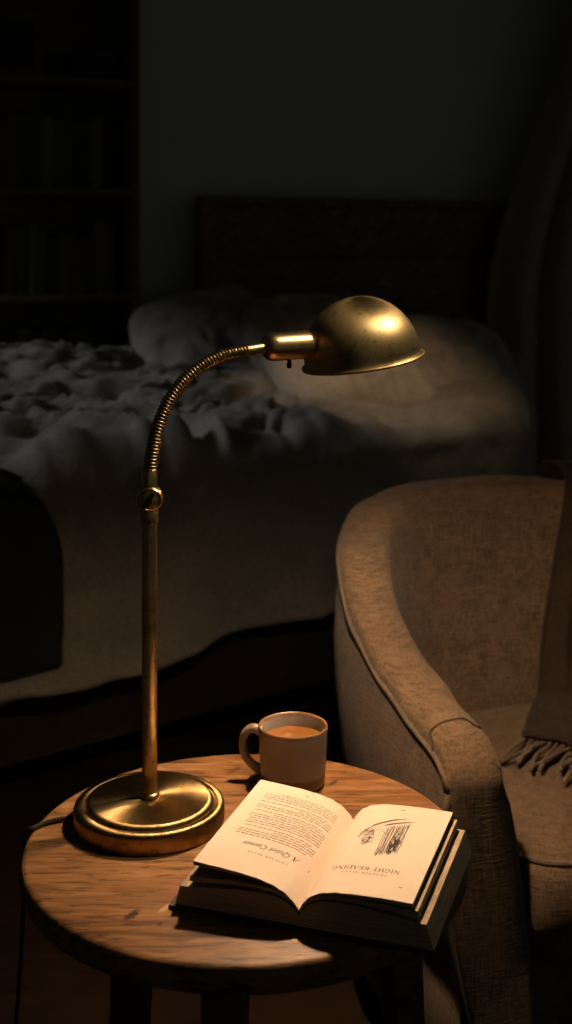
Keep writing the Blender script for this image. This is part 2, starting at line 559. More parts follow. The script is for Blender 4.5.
# near side rail
dv = (FRp - FLp).normalized()
nn = Vector((dv.y, -dv.x, 0))                            # outwards, towards the viewer
def rail(p0, p1, z0, z1, th, inset):
    d = (p1 - p0).normalized(); o = Vector((d.y, -d.x, 0))
    q = [p0 - o * inset, p1 - o * inset, p1 - o * (inset + th), p0 - o * (inset + th)]
    return prism([v + Vector((0, 0, z0)) for v in q], (0, 0, z1 - z0))
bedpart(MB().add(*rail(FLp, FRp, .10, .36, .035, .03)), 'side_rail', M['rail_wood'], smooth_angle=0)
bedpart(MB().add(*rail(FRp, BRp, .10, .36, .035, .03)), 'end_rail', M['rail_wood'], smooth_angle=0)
for p in (FLp.lerp(FRp, .1), FLp.lerp(FRp, .93), BLp.lerp(FLp, .25)):
    c = p.lerp((FLp + FRp + BLp + BRp) / 4, .09)
    bedpart(MB().add(*rbox(c.x, c.y, .18, .08, .08, .36, .006)), 'leg', M['walnut'])
# mattress
def quad_block(ins, z0, z1):
    c = (FLp + FRp + BLp + BRp) / 4
    q = []
    for p in (FLp, FRp, BRp, BLp):
        q.append(p + (c - p).normalized() * ins)
    return prism([v + Vector((0, 0, z0)) for v in q], (0, 0, z1 - z0))
mt = MB().add(*quad_block(.14, .362, .70)).build('mattress', M['mattress'], smooth_angle=0)
tag(mt, 'pale mattress under the duvet on the wooden bed', 'mattress')

def bed_top(a, b):
    return FLp.lerp(FRp, a).lerp(BLp.lerp(BRp, a), b)

LEN = (FRp - FLp).length
WID = 1.75
def duvet_fn(drop_front, drop_right, zoff, out_extra, wr):
    NRM_F = nn
    rd = (BRp - FRp).normalized(); NRM_R = Vector((rd.y, -rd.x, 0))
    if NRM_R.dot(FRp - FLp) < 0: NRM_R = -NRM_R
    RAD = .075
    def fn(p, q):
        # p: 0..1 along (last stretch hangs over the right end), q: 0..1 from the near hem over the top to the back
        a_m = p * (LEN + drop_right)
        b_m = q * (WID + drop_front) - drop_front
        a = min(1, a_m / LEN); b = max(0, min(1, b_m / WID))
        da = max(0, a_m - LEN); db = max(0, -b_m)
        base = bed_top(a, b)
        d = max(da, db)
        if d > 0:
            w = Vector((da, db)); w.normalize()
            out = (NRM_R * w.x + NRM_F * w.y).normalized()
        else:
            out = Vector((0, 0, 0))
        L = RAD * math.pi / 2
        if d < L:
            th = d / RAD
            o, dz = RAD * math.sin(th), RAD * (1 - math.cos(th))
        else:
            o, dz = RAD + (d - L) * .03, RAD + (d - L)
        hang = smooth(0, .12, d)
        # bulk of the bedding: a high soft ridge towards the back left, lower under the pillows
        ridge = .055 * smooth(.45, .93, b) * (1 - smooth(.40, .60, a)) * (1 - smooth(.0, .0001, d))
        soft = .03 * nz((base.x, base.y, 2.3), 1.6, 2) * (1 - hang)
        z = BTOP + zoff + ridge + soft
        # crumples on the top
        P = Vector((base.x, base.y, 0))
        dirv = Vector((P.x * .80 + P.y * .60, -P.x * .60 + P.y * .80, 0))
        wx = nz((P.x, P.y, 9.1), 2.2, 3) * .22
        r1 = 1 - abs(nz((dirv.x * 1.0 + wx, dirv.y * 2.7 + wx, 4.0), 2.0, 3)) * 2.2
        r2 = 1 - abs(nz((dirv.x * 1.6 + wx * 2, dirv.y * 2.2 - wx, 7.7), 4.2, 3)) * 2.2
        amp = (1 - hang) * (.35 + .65 * (1 - smooth(.50, .85, a))) * wr
        z += amp * (.052 * r1 + .022 * r2)
        # drape: broad soft folds that deepen to the hem
        along = a_m * .9 + .2 * da
        fold = math.sin(along * 8.3 + 2.2 * nz((along, 0, 1.2), 1.5, 2)) * .5 + nz((along * 1.0, d * .6, 3.3), 4.0, 3)
        o += hang * (.010 + .022 * fold * min(1, d / .45)) + out_extra * smooth(0, .05, d)
        o += hang * .014 * nz((along * 1.2, d * 1.6, 8.8), 5.0, 3)
        dz += hang * .022 * nz((along, 5.5, 0), 3.2, 3) * min(1, d / .5)
        dz *= 1 - .10 * smooth(.7, 2.2, a_m) * smooth(.2, .5, d) + .03 * smooth(.2, .5, d)
        return base + out * o + Vector((0, 0, z - dz))
    return fn
dm = MB().add(*grid(duvet_fn(.545, .52, .012, 0, 1.25), 200, 190))
du = dm.build('duvet', M['linen'], smooth_angle=180)
sol = du.modifiers.new('thickness', 'SOLIDIFY'); sol.thickness = .012; sol.offset = -1
tag(du, 'crumpled grey linen duvet spread over the bed and hanging down its side', 'duvet')

# a sheet whose hem shows below the duvet
def sheet_strip():
    def fn(p, q):
        a = lerp(0.02, .52, p)
        base = FLp.lerp(FRp, a)
        along = a * LEN
        z = lerp(.62, .262 + .06 * smooth(.40, .52, a), q) + .016 * nz((along, q * .3, 6.0), 5, 2) * q
        puff = .036 * math.sin(q * 3.0) * smooth(.5, 1, q)
        o = .018 + .012 * nz((along, q, 2.0), 6, 2) * q + puff * (1 - smooth(.40, .52, a))
        return base + nn * o + Vector((0, 0, z))
    return grid(fn, 120, 20)
st = MB().add(*sheet_strip()).build('bed_sheet', M['sheet'], smooth_angle=180)
s2 = st.modifiers.new('thickness', 'SOLIDIFY'); s2.thickness = .004; s2.offset = -1
tag(st, 'pale sheet hem showing below the duvet along the bed side', 'bed sheet')

# dark throw hanging over the near side, at the left of the frame
def hang_throw():
    a1 = .362
    def fn(p, q):
        w = 1 - (1 - p)
        a = lerp(.06, a1, p)
        # rounded upper right corner
        crn = max(0, (p - .74) / .26)
        ztop = .822 - .20 * (1 - math.sqrt(max(0, 1 - crn ** 2.2)))
        z = lerp(ztop, .362, q)
        base = FLp.lerp(FRp, a)
        along = a * LEN
        top_in = -.09 * (1 - smooth(0, .10, q)) * (1 - crn)
        o = .128 + .010 * nz((along, q, 1), 4, 2) * q + top_in
        o -= .035 * (1 - smooth(0, .12, q)) * crn
        return base + nn * o + Vector((0, 0, z))
    return grid(fn, 120, 50)
ht = MB().add(*hang_throw()).build('bed_throw', M['green_throw'], smooth_angle=180)
s3 = ht.modifiers.new('thickness', 'SOLIDIFY'); s3.thickness = .014; s3.offset = 1
tag(ht, 'very dark green throw hanging over the near side of the bed', 'blanket')

# pillows
def pillow(name, c, w, h, t, lean_deg, yaw, label, seed, roll=0, grp='pillows on the bed'):
    def shape(u, v):
        x, y = u * 2 - 1, v * 2 - 1
        e = (1 - abs(x) ** 2.6) * (1 - abs(y) ** 2.6)
        e = max(0, e) ** .5
        pinch = 1 - .07 * (1 - abs(x) ** 2) * abs(y) ** 3
        pinchx = 1 - .07 * (1 - abs(y) ** 2) * abs(x) ** 3
        pinchx *= math.sqrt(1 - .42 * y * y * abs(x) ** 2.0); pinch *= math.sqrt(1 - .42 * x * x * abs(y) ** 2.0)
        return x * w / 2 * pinchx, y * h / 2 * pinch, e
    mb = MB()
    for sgn in (1, -1):
        def fn(u, v, sgn=sgn):
            X, Y, e = shape(u, v)
            r = 1 - abs(nz((X * 1.1 + seed, Y * 1.7, sgn * 3.0), 5.5, 3)) * 2
            z = sgn * (e * t / 2 + .026 * r * e * (1 if sgn > 0 else .3))
            z += .028 * nz((X, Y, seed), 3.0, 2) * min(1, e * 2)
            return Vector((X, Y, z))
        vs, fs = grid(fn, 44, 36)
        mb.add(vs, fs if sgn > 0 else [f[::-1] for f in fs])
    # the two faces share their rim: weld
    o = mb.build(name, M['pillow'], smooth_angle=180)
    bm = bmesh.new(); bm.from_mesh(o.data)
    bmesh.ops.remove_doubles(bm, verts=bm.verts, dist=.0012)
    bmesh.ops.recalc_face_normals(bm, faces=bm.faces)
    bm.to_mesh(o.data); bm.free()
    o.matrix_basis = (Matrix.Translation(c) @ Matrix.Rotation(yaw, 4, 'Z') @ Matrix.Rotation(math.radians(roll), 4, 'Y')
                      @ Matrix.Rotation(math.radians(lean_deg), 4, 'X'))
    return tag(o, label, 'pillow', grp)
pillow('pillow', px(207, 343, 4.66), .60, .48, .19, 50, YAW, 'leftmost pillow, leaning at the left end of the headboard', 1.3, roll=-9)
pillow('pillow', px(316, 345, 4.62), .60, .46, .19, 48, YAW, 'middle back pillow against the headboard, behind the lamp head', 4.1)
pillow('pillow', px(452, 366, 4.50), .56, .46, .2, 38, YAW, 'rightmost pillow near the curtain, deep in shadow', 7.7, roll=8)
pillow('pillow', px(350, 380, 3.98), .58, .46, .2, 24, YAW + .05, 'front pillow lying lower than the others, lit behind the lamp shade', 9.2, roll=3)

# ------------------------------------------------------------------ curtain on its rod
cur = empty('curtain', wpt(1.94, .26, 0), YAW, label='dark curtain hanging in slanting folds right of the headboard', cat='curtain')
def cloth(u, v):
    # v: 0 top .. 1 bottom; flares to the lower left
    z = lerp(2.50, .10, v)
    fl_ = smooth(.0, 1.0, min(1, v / .62))
    left = lerp(-.22, -.66, fl_)
    right = .62
    x = lerp(left, right, u)
    ph = u * 2 * math.pi * 5.2 + .5 * math.sin(v * 2)
    y = .05 * math.sin(ph) * (.6 + .5 * v) + .015 * math.sin(ph * 2.3 + 1)
    x += .025 * math.cos(ph)
    return Vector((x, y, z))
cl = MB().add(*grid(cloth, 160, 40)).build('curtain_cloth', M['curtain'], cur, smooth_angle=180)
cs = cl.modifiers.new('thickness', 'SOLIDIFY'); cs.thickness = .004
rod = empty('curtain_rod', wpt(1.94, .26, 2.52), YAW, label='dark metal curtain rod above the slanting curtain', cat='curtain rod')
MB().add(*tube([(-.9, 0, 0), (.9, 0, 0)], .012, 12)).build('rod', M['dark_metal'], rod)
for x in (-.8, .8):
    MB().add(*tube([(x, 0, 0), (x, .255, 0)], .009, 8)).build('bracket', M['dark_metal'], rod)

# ------------------------------------------------------------------ table
TC = Vector((-.048, 1.47, 0)); TR = .26
table = empty('side_table', TC, 0, label='round worn wooden side table with three dark legs, holding lamp, mug and book', cat='table')
prof = [(0, TZ - .034), (TR - .012, TZ - .034), (TR - .003, TZ - .028), (TR, TZ - .018), (TR - .001, TZ - .006), (TR - .004, TZ - .0015), (TR - .009, TZ), (TR * .5, TZ), (0, TZ)]
tt = MB().add(*lathe(prof, 96)).build('tabletop', M['oak_top'], table, smooth_angle=50)
for ang in (137, -94, 21):
    a = math.radians(ang)
    c0 = Vector((math.cos(a) * .195, math.sin(a) * .195, 0)); c1 = Vector((math.cos(a) * .225, math.sin(a) * .225, 0))
    mb = MB()
    rz = Matrix.Rotation(a, 3, 'Z')
    def ring(c, w, z):
        return [c + rz @ Vector((x * w, y * w, 0)) + Vector((0, 0, z)) for x, y in ((-1, -.8), (-.8, -1), (.8, -1), (1, -.8), (1, .8), (.8, 1), (-.8, 1), (-1, .8))]
    vs = ring(c1, .018, 0) + ring(c0, .023, TZ - .034)
    fs = [(i, (i + 1) % 8, 8 + (i + 1) % 8, 8 + i) for i in range(8)] + [tuple(range(8))[::-1], tuple(range(8, 16))]
    mb.add(vs, fs).build('leg', M['oak_leg'], table, smooth_angle=30)

# ------------------------------------------------------------------ desk lamp
LB = Vector((-.1660, 1.52, TZ))
lamp = empty('desk_lamp', LB, 0, label='aged brass gooseneck lamp with domed shade, lit, standing on the round table', cat='lamp')
def rel(p): return Vector(p) - LB
def lp(x, y):
    """photo pixel -> point in the lamp's own upright plane"""
    k = (x - CX) / F
    # X=-.166+.271t, Y=1.52+.14t: the arm leads a little away from the viewer
    t = (k * 1.52 + .166) / (.271 - .14 * k)
    return rel(px(x, y, 1.52 + .14 * t))
bp = [(0, 0), (.0885, 0), (.0905, .0015), (.0912, .004), (.0912, .0195), (.0905, .0225), (.0885, .0245), (.0855, .0255), (.0815, .0255),
      (.0798, .0235), (.0783, .0235), (.0768, .0265), (.0745, .0285), (.071, .0292), (.04, .0300), (.014, .0305), (0, .0305)]
MB().add(*lathe(bp, 96)).build('base', M['brass_lathe'], lamp, smooth_angle=35)
cp = [(0, .0300), (.0125, .0300), (.0128, .032), (.0115, .035), (.0095, .0365), (0, .0365)]
MB().add(*lathe(cp, 32)).build('foot_collar', M['brass'], lamp)
zt = lp(151, 521).z
MB().add(*lathe([(0, .033), (.0093, .033), (.0093, zt), (0, zt)], 28)).build('pole', M['brass_pole'], lamp)
zc0, zc1, zc2 = lp(151, 523).z, lp(151, 506).z, lp(151, 489).z
zc3 = lp(151, 471).z
col = [(0, zc0), (.0102, zc0), (.0108, zc0 + .002), (.0108, zc1 - .004), (.0100, zc1 - .001), (.0088, zc1 + .002), (0, zc1 + .002)]
MB().add(*lathe(col, 28)).build('lower_collar', M['brass'], lamp)
jz = lp(151, 498).z
dj = MB()
prj = [(0, -.012), (.0135, -.012), (.0155, -.010), (.0163, -.006), (.0163, .004), (.0152, .009), (.0128, .011), (.0115, .0095), (.0100, .0105), (0, .0105)]
dj.add(*lathe(prj, 36))
dj.build('swivel_joint', M['brass'], lamp, mat=Matrix.Translation((0.0005, 0, jz)) @ Matrix.Rotation(math.radians(90), 4, 'X') @ Matrix.Rotation(math.radians(8), 4, 'Y'))
wing = [(-.0015, 0), (.0055, .0035), (.0075, .008), (.004, .0095), (-.001, .005), (-.0045, -.003), (-.0075, -.0085), (-.0055, -.0105), (-.002, -.006), (.001, -.003)]
wm = MB().add(*prism([Vector((x, -.010, z)) for x, z in wing], (0, -.007, 0)))
wm.add(*tube([(0, 0, 0), (0, -.018, 0)], .0042, 12))
wm.build('thumb_screw', M['dark_metal'], lamp, loc=(.0008, 0, jz))
usl = [(0, zc2 - .008), (.0092, zc2 - .008), (.0096, zc2 - .005), (.0096, zc3 - .001), (.0088, zc3 + .001), (0, zc3 + .001)]
MB().add(*lathe(usl, 28)).build('upper_collar', M['brass'], lamp)
# gooseneck: a ribbed hose
gpix = [(151, 473), (152.5, 452), (157, 430), (165, 409), (177, 389), (193, 372), (212, 360), (231, 353.5), (249, 350.5)]
gp = catmull([Vector((0, 0, zc3 - .002))] + [lp(x, y) for x, y in gpix[1:]], 40)
LN = [0]
for p, q in zip(gp, gp[1:]):
    LN.append(LN[-1] + (q - p).length)
tot = LN[-1]
N_R = 52
fine, rr = [], []
k = 0
NP = N_R * 8
for i in range(NP + 1):
    s = tot * i / NP
    while k < len(LN) - 2 and LN[k + 1] < s:
        k += 1
    t = (s - LN[k]) / (LN[k + 1] - LN[k])
    fine.append(gp[k].lerp(gp[k + 1], t))
    rr.append(lerp(.0084, .0076, i / NP) + .0010 * math.cos(i / 8 * 2 * math.pi))
MB().add(*tube(fine, rr, 20)).build('gooseneck', M['brass_hose'], lamp, smooth_angle=80)
# sleeve, socket
s0, s1 = lp(246, 351), lp(267, 347.2)
MB().add(*tube([s0, s0.lerp(s1, .05), s0.lerp(s1, .1), s1], [.0066, .0078, .0074, .0070], 20)).build('neck_sleeve', M['brass'], lamp)
q0, q1 = lp(264, 347.6), lp(312, 344.4)
def along(pts): return [q0.lerp(q1, t) for t in pts]
MB().add(*tube(along([0, .005, .03, .08, .15, .22, .5, .88, .93, .97, 1.0]), [r * 1.08 for r in (.006, .0095, .0128, .0152, .0164, .0168, .0168, .0168, .0160, .0135, .0125)], 32)).build('socket', M['brass'], lamp, smooth_angle=35)
sw0 = q0.lerp(q1, .52) + Vector((0, -.002, -.015))
swm = MB().add(*tube([sw0, sw0 + Vector((0, 0, -.006)), sw0 + Vector((0, 0, -.0062)), sw0 + Vector((0, 0, -.012)), sw0 + Vector((0, 0, -.0135))], [.0026, .0026, .0034, .0034, .0022], 12))
swm.build('switch', M['dark_metal'], lamp)
# dome shade
rc = lp(363, 360.3)
up = Vector((-.150, -.075, 1)).normalized()
q = Vector((0, 0, 1)).rotation_difference(up)
DM = Matrix.Translation(rc) @ q.to_matrix().to_4x4() @ Matrix.Scale(1.135, 4)
DS = 1.112; DR, DH = .0685, .0755
outp = [(.0722, -.0018), (.0726, .0002), (.0716, .0018), (.0694, .0026), (.0684, .0045)]
for i in range(1, 25):
    a = i / 24 * math.pi / 2
    outp.append((DR * math.cos(a) if i < 24 else 0, .0045 + (DH - .0045) * math.sin(a)))
inp = []
for i in range(24, 0, -1):
    a = i / 24 * math.pi / 2
    inp.append(((DR - .0022) * math.cos(a) if i < 24 else 0, .0045 + (DH - .0067) * math.sin(a)))
inp += [(.0662, .0045), (.0664, .0005), (.0690, -.0014)]
MB().add(*lathe(outp, 72)).build('lamp_shade', M['brass_dome'], lamp, mat=DM, smooth_angle=35)
MB().add(*lathe(outp[:1] + [(.0690, -.0014)] + inp[::-1][1:], 72)).build('shade_lining', M['inner_enamel'], lamp, mat=DM, smooth_angle=35)
# bulb with its holder
bl = MB()
bl.add(*lathe([(0, -.0185), (.008, -.0168), (.0145, -.0115), (.018, -.003), (.0183, .004), (.016, .013), (.0115, .021), (.0095, .028), (0, .028)], 28))
bl.build('bulb', M['bulb'], lamp, mat=DM @ Matrix.Translation((0, 0, .042)))
MB().add(*lathe([(0, .026), (.0112, .026), (.0112, .050), (.013, .051), (.013, .058), (0, .058)], 24)).build('bulb_holder', M['dark_metal'], lamp, mat=DM @ Matrix.Translation((0, 0, .040)) @ Matrix.Scale(.5, 4))
# cord: from the base, over the table edge and down to the floor
def tp(x, y, z): # pixel on a horizontal plane z
    Y = (CAMZ - z) * F / (y - HZ)
    return Vector(((x - CX) / F * Y, Y, z))
cpts = [tp(76, 817, TZ + .004), tp(60, 819, TZ + .004), tp(44, 823, TZ + .004), tp(33, 828, TZ + .004)]
e = cpts[-1]
outd = Vector((e.x - TC.x, e.y - TC.y, 0)).normalized()
edge = TC + outd * (TR + .0035)
cpts += [edge + Vector((0, 0, TZ + .001)), edge + outd * .003 + Vector((0, 0, TZ - .02)), edge + outd * .004 + Vector((0, -.005, TZ - .12)),
         edge + outd * .012 + Vector((.0, -.02, .3)), edge + outd * .005 + Vector((0, -.01, .06)), edge + outd * .05 + Vector((0, .0, .005)), edge + outd * .3 + Vector((0, .1, .005))]
MB().add(*tube(catmull([p - LB for p in cpts], 10), .0026, 8)).build('power_cord', M['dark_metal'], lamp)

# ------------------------------------------------------------------ mug of tea
MC = Vector((.009, 1.628, TZ))
mug = empty('mug', MC, 0, label='grey brown stoneware mug full of milky tea, behind the open book', cat='mug')
mp = [(0, .0008), (.034, .0008), (.037, 0), (.0398, .0012), (.0413, .005), (.0422, .016), (.0428, .022), (.0438, .045), (.0446, .066), (.0452, .0745), (.0450, .0762), (.0440, .0770), (.0428, .0762), (.0420, .074), (.0412, .045), (.040, .015), (.034, .006), (0, .006)]
MB().add(*lathe(mp, 64)).build('body', M['glaze'], mug, smooth_angle=45)
hd = Vector((-.93, .12, 0)).normalized()
hp = catmull([hd * .042 + Vector((0, 0, .0665)), hd * .053 + Vector((0, 0, .0695)), hd * .0625 + Vector((0, 0, .063)), hd * .0665 + Vector((0, 0, .049)),
              hd * .063 + Vector((0, 0, .034)), hd * .053 + Vector((0, 0, .022)), hd * .0415 + Vector((0, 0, .0165))], 10)
vs, fs = tube(hp, lambda t: .0052 + .0016 * abs(2 * t - 1) ** 2, 14)
MB().add(vs, fs).build('handle', M['glaze'], mug)
tea = MB().add(*lathe([(0, .052), (.040, .052), (.0411, .0532), (.0408, .0592), (.0395, .0586), (0, .0586)], 48)).build('tea', M['coffee'], loc=MC, smooth_angle=40)
tag(tea, 'milky brown tea filling the stoneware mug', 'tea')

# ------------------------------------------------------------------ open book
S0 = Vector((.013, 1.276, 0)); AX = Vector((.316, .949, 0)).normalized(); PX = Vector((-AX.y, AX.x, 0))   # AX along the gutter, PX to the left
BLEN = .212
book = empty('open_book', S0 + AX * BLEN / 2 + Vector((0, 0, TZ)), 0, label='thick open book with cream printed pages on the round table, under the lamp', cat='book')
B0 = Vector(book.location)
def bk(t, l, z):                                        # t to the left of the gutter, l along it from the near edge, z above the table
    return S0 + PX * t + AX * l + Vector((0, 0, TZ + z)) - B0
# top surface heights of the two open leaves (distance from gutter -> height)
LP = [(0, .0215), (.006, .029), (.016, .0372), (.030, .0430), (.048, .0470), (.07, .0498), (.095, .0518), (.1165, .0535)]
RP = [(0, .0215), (.005, .030), (.012, .0370), (.024, .0425), (.040, .0455), (.065, .0470), (.09, .0475), (.1185, .0472)]
def surf(tab, w): return interp(tab, w)
def leaf_profile(tab, n=26, w0=0.0):
    W_ = tab[-1][0]
    out = []
    for i in range(n + 1):
        w = w0 + (W_ - w0) * (i / n) ** 1.35
        out.append((w, surf(tab, w)))
    return out
def sheaf(sign, top, bottom, l0=0.0, l1=BLEN, shear=0.0):
    """a stack of leaves between two profiles [(w, z)], swept along the gutter"""
    ring = [(w, z) for w, z in top] + [(w, z) for w, z in bottom[::-1]]
    mb = MB()
    n = len(ring)
    NL = 12
    vs = []
    for j in range(NL + 1):
        l = lerp(l0, l1, j / NL)
        for w, z in ring:
            vs.append(bk(sign * w, l + shear * w, z))
    nt_ = len(top)
    for j in range(NL):
        for i in range(n):
            i2 = (i + 1) % n
            mi = 0 if i < nt_ - 1 else 1
            mb.f.append((j * n + i, j * n + i2, (j + 1) * n + i2, (j + 1) * n + i)); mb.mi.append(mi)
    for j in (0, NL):
        for i in range(nt_ - 1):                        # strips between the two profiles close the ends
            a, b = j * n + i, j * n + i + 1
            c, d = j * n + (n - 1 - (i + 1)), j * n + (n - 1 - i)
            mb.f.append((a, b, c, d)); mb.mi.append(1)
    mb.v = [tuple(v) for v in vs]
    return mb
def resample(tab, ws): return [(w, interp(tab, w)) for w in ws]
def make_side(sign, tab, layers, pname):
    nW = 26
    for name, topt, bott, W0, W1, l0, l1 in layers:
        ws_t = [W0 * ((i / nW) ** 1.35) for i in range(nW + 1)]
        ws_b = [W1 * ((i / nW) ** 1.35) for i in range(nW + 1)]
        mb = sheaf(sign, [(w, topt(w)) for w in ws_t], [(w, bott(w)) for w in ws_b], l0, l1)
        yield name, mb
lt = lambda w: surf(LP, w)
rt = lambda w: surf(RP, w)
def down(f, k0, k1, W_): # profile lying below f, the gap growing with w
    return lambda w: max(.0045, f(w) - lerp(k0, k1, min(1, w / W_)))
# left side: top sheaf, second sheaf, lower block
L1t, L1b = lt, down(lt, .0012, .0042, .11)
L2t, L2b = down(lt, .0016, .0165, .11), down(lt, .004, .0225, .115)
L3t, L3b = down(lt, .006, .029, .12), (lambda w: .0045 + .0 * w)
left_layers = [('top_leaves', L1t, L1b, .1165, .1160, 0, BLEN), ('middle_leaves', L2t, L2b, .1200, .1215, .0015, BLEN - .001), ('page_block', L3t, L3b, .132, .1375, .001, BLEN)]
R1t, R1b = rt, down(rt, .0012, .0045, .11)
R2t, R2b = down(rt, .002, .0075, .115), down(rt, .005, .0150, .12)
R3t, R3b = down(rt, .006, .0185, .125), (lambda w: .0045)
right_layers = [('top_leaves', R1t, R1b, .1185, .1180, 0, BLEN), ('middle_leaves', R2t, R2b, .1235, .1245, .0015, BLEN - .001), ('page_block', R3t, R3b, .1325, .1402, .0, BLEN)]

# print, illustration: thin ink laid on the two top leaves, kept inside the leaf's own mesh
INK = 2
def ink_point(side, t, l):
    tab = LP if side > 0 else RP
    return bk(t, l, surf(tab, abs(t)) + .00025)
def arc(cx, cy, rx, ry, a0, a1, n=9):
    return [(cx + rx * math.cos(math.radians(lerp(a0, a1, i / n))), cy + ry * math.sin(math.radians(lerp(a0, a1, i / n)))) for i in range(n + 1)]
TK, TN = .135, .055                                    # thick and thin pen widths of the serif face
def sf(x, y, w=.26): return ([(x - w / 2, y), (x + w / 2, y)], TN)
GL = {                                                 # advance, strokes (polyline, width) on a unit cap height
    'N': (.95, [([(.15, 0), (.15, 1)], TN), ([(.15, 1), (.78, 0)], TK), ([(.78, 0), (.78, 1)], TN), sf(.15, 0), sf(.10, 1), sf(.78, 1)]),
    'I': (.45, [([(.2, 0), (.2, 1)], TK), sf(.2, 0, .34), sf(.2, 1, .34)]),
    'G': (.92, [(arc(.48, .5, .38, .5, 60, 300, 14), TK * .8), ([(.80, .98), (.80, .72)], TN), ([(.76, .06), (.76, .42)], TK), sf(.74, .42, .3), (arc(.48, .5, .38, .5, 300, 325, 3), TN)]),
    'H': (.95, [([(.18, 0), (.18, 1)], TK), ([(.74, 0), (.74, 1)], TK), ([(.18, .52), (.74, .52)], TN), sf(.18, 0, .34), sf(.18, 1, .34), sf(.74, 0, .34), sf(.74, 1, .34)]),
    'T': (.80, [([(.38, 0), (.38, 1)], TK), ([(.04, .97), (.72, .97)], TN * 1.3), ([(.05, 1), (.05, .76)], TN), ([(.71, 1), (.71, .76)], TN), sf(.38, 0, .34)]),
    'R': (.90, [([(.18, 0), (.18, 1)], TK), ([(.18, .97), (.42, .97)] + arc(.42, .74, .26, .23, 90, -90, 8) + [(.18, .51)], TK * .7), ([(.42, .5), (.82, .02)], TK), sf(.18, 0, .34), sf(.12, 1, .22)]),
    'E': (.78, [([(.18, 0), (.18, 1)], TK), ([(.05, .97), (.64, .97), (.64, .78)], TN * 1.2), ([(.18, .52), (.5, .52)], TN), ([(.5, .62), (.5, .42)], TN), ([(.05, .03), (.66, .03), (.68, .25)], TN * 1.2)]),
    'A': (.90, [([(.10, 0), (.43, 1)], TN), ([(.43, 1), (.78, 0)], TK), ([(.22, .34), (.66, .34)], TN), sf(.10, 0, .24), sf(.78, 0, .28)]),
    'D': (.92, [([(.18, 0), (.18, 1)], TK), ([(.06, .97), (.36, .97)] + arc(.36, .5, .46, .47, 90, -90, 12) + [(.06, .03)], TK * .75)]),
    'C': (.82, [(arc(.46, .5, .37, .5, 55, 305, 14), TK * .85), ([(.72, .98), (.72, .72)], TN)]),
    'P': (.80, [([(.18, 0), (.18, 1)], TK), ([(.06, .97), (.42, .97)] + arc(.42, .71, .26, .26, 90, -90, 8) + [(.18, .45)], TK * .7), sf(.18, 0, .34)]),
    'S': (.68, [(arc(.34, .75, .22, .24, 20, 270, 9) + arc(.34, .25, .24, .25, 90, -160, 9), TK * .85), ([(.55, 1), (.55, .78)], TN), ([(.10, .0), (.10, .22)], TN)]),
    'V': (.88, [([(.08, 1), (.42, 0)], TK), ([(.42, 0), (.78, 1)], TN), sf(.08, 1, .28), sf(.78, 1, .24)]),
    'Q': (1.0, [(arc(.48, .5, .39, .5, 0, 360, 20), TK * .8), ([(.45, .02), (.66, -.18), (.98, -.24)], TK * .7)]),
    'u': (.66, [([(.02, .60), (.16, .66), (.16, .18)] + arc(.30, .18, .14, .17, 180, 330, 5), TK * .75), ([(.52, .66), (.52, .08), (.64, .04)], TK * .8)]),
    'i': (.36, [([(.04, .60), (.17, .66), (.17, .08), (.30, .05)], TK * .8), ([(.17, .86), (.17, .98)], TK)]),
    'e': (.56, [([(.10, .34), (.44, .42)] + arc(.28, .42, .17, .24, 0, 180, 8) + arc(.30, .30, .19, .28, 160, 310, 6), TK * .7)]),
    't': (.42, [([(.18, .92), (.18, .14), (.26, .03), (.38, .08)], TK * .8), ([(.04, .64), (.36, .64)], TN)]),
    'o': (.60, [(arc(.29, .33, .20, .32, 0, 360, 14), TK * .75)]),
    'r': (.50, [([(.02, .60), (.15, .66), (.15, 0)], TK * .8), ([(.15, .42), (.26, .62), (.42, .64)], TK * .7)]),
    'n': (.66, [([(.02, .60), (.15, .66), (.15, 0)], TK * .8), ([(.15, .44), (.28, .62), (.42, .62), (.48, .48), (.48, .08), (.60, .04)], TK * .75)]),
    ' ': (.42, []),
}
def ink_serif(mb, side, body, tc, lc, width, capm, shear=0.0, track=.0):
    x = 0; out = []
    for ch in body:
        adv, st = GL[ch]
        for pl, w in st:
            out.append(([(px_ + x + shear * py_, py_) for px_, py_ in pl], w))
        x += adv + track
    kx = width / x
    for pl, w in out:
        for (x0, y0), (x1, y1) in zip(pl, pl[1:]):
            ink_bar(mb, side, tc + (x0 - x / 2) * kx, lc - (y0 - .5) * capm, tc + (x1 - x / 2) * kx, lc - (y1 - .5) * capm, w * capm, n=1)
def ink_bar(mb, side, t0, l0, t1, l1, w0, w1=None, n=4):
    w1 = w0 if w1 is None else w1
    d = Vector((t1 - t0, l1 - l0)); nrm = Vector((-d.y, d.x)).normalized()
    vs, fs = [], []
    for i in range(n + 1):
        f = i / n
        w = lerp(w0, w1, f) / 2
        t, l = lerp(t0, t1, f), lerp(l0, l1, f)
        for s in (1, -1):
            tt_ = t + nrm.x * w * s
            if tt_ * side < 0: tt_ = 0
            vs.append(ink_point(side, tt_, l + nrm.y * w * s))
    for i in range(n):
        fs.append((2 * i, 2 * i + 1, 2 * i + 3, 2 * i + 2))
    mb.add(vs, fs, INK)
def pagepix(x, y, z=.652):
    Y = (CAMZ - z) * F / (y - HZ)
    d = Vector(((x - CX) / F * Y, Y, 0)) - S0
    return d.dot(PX), d.dot(AX)
rng = random.Random(3)
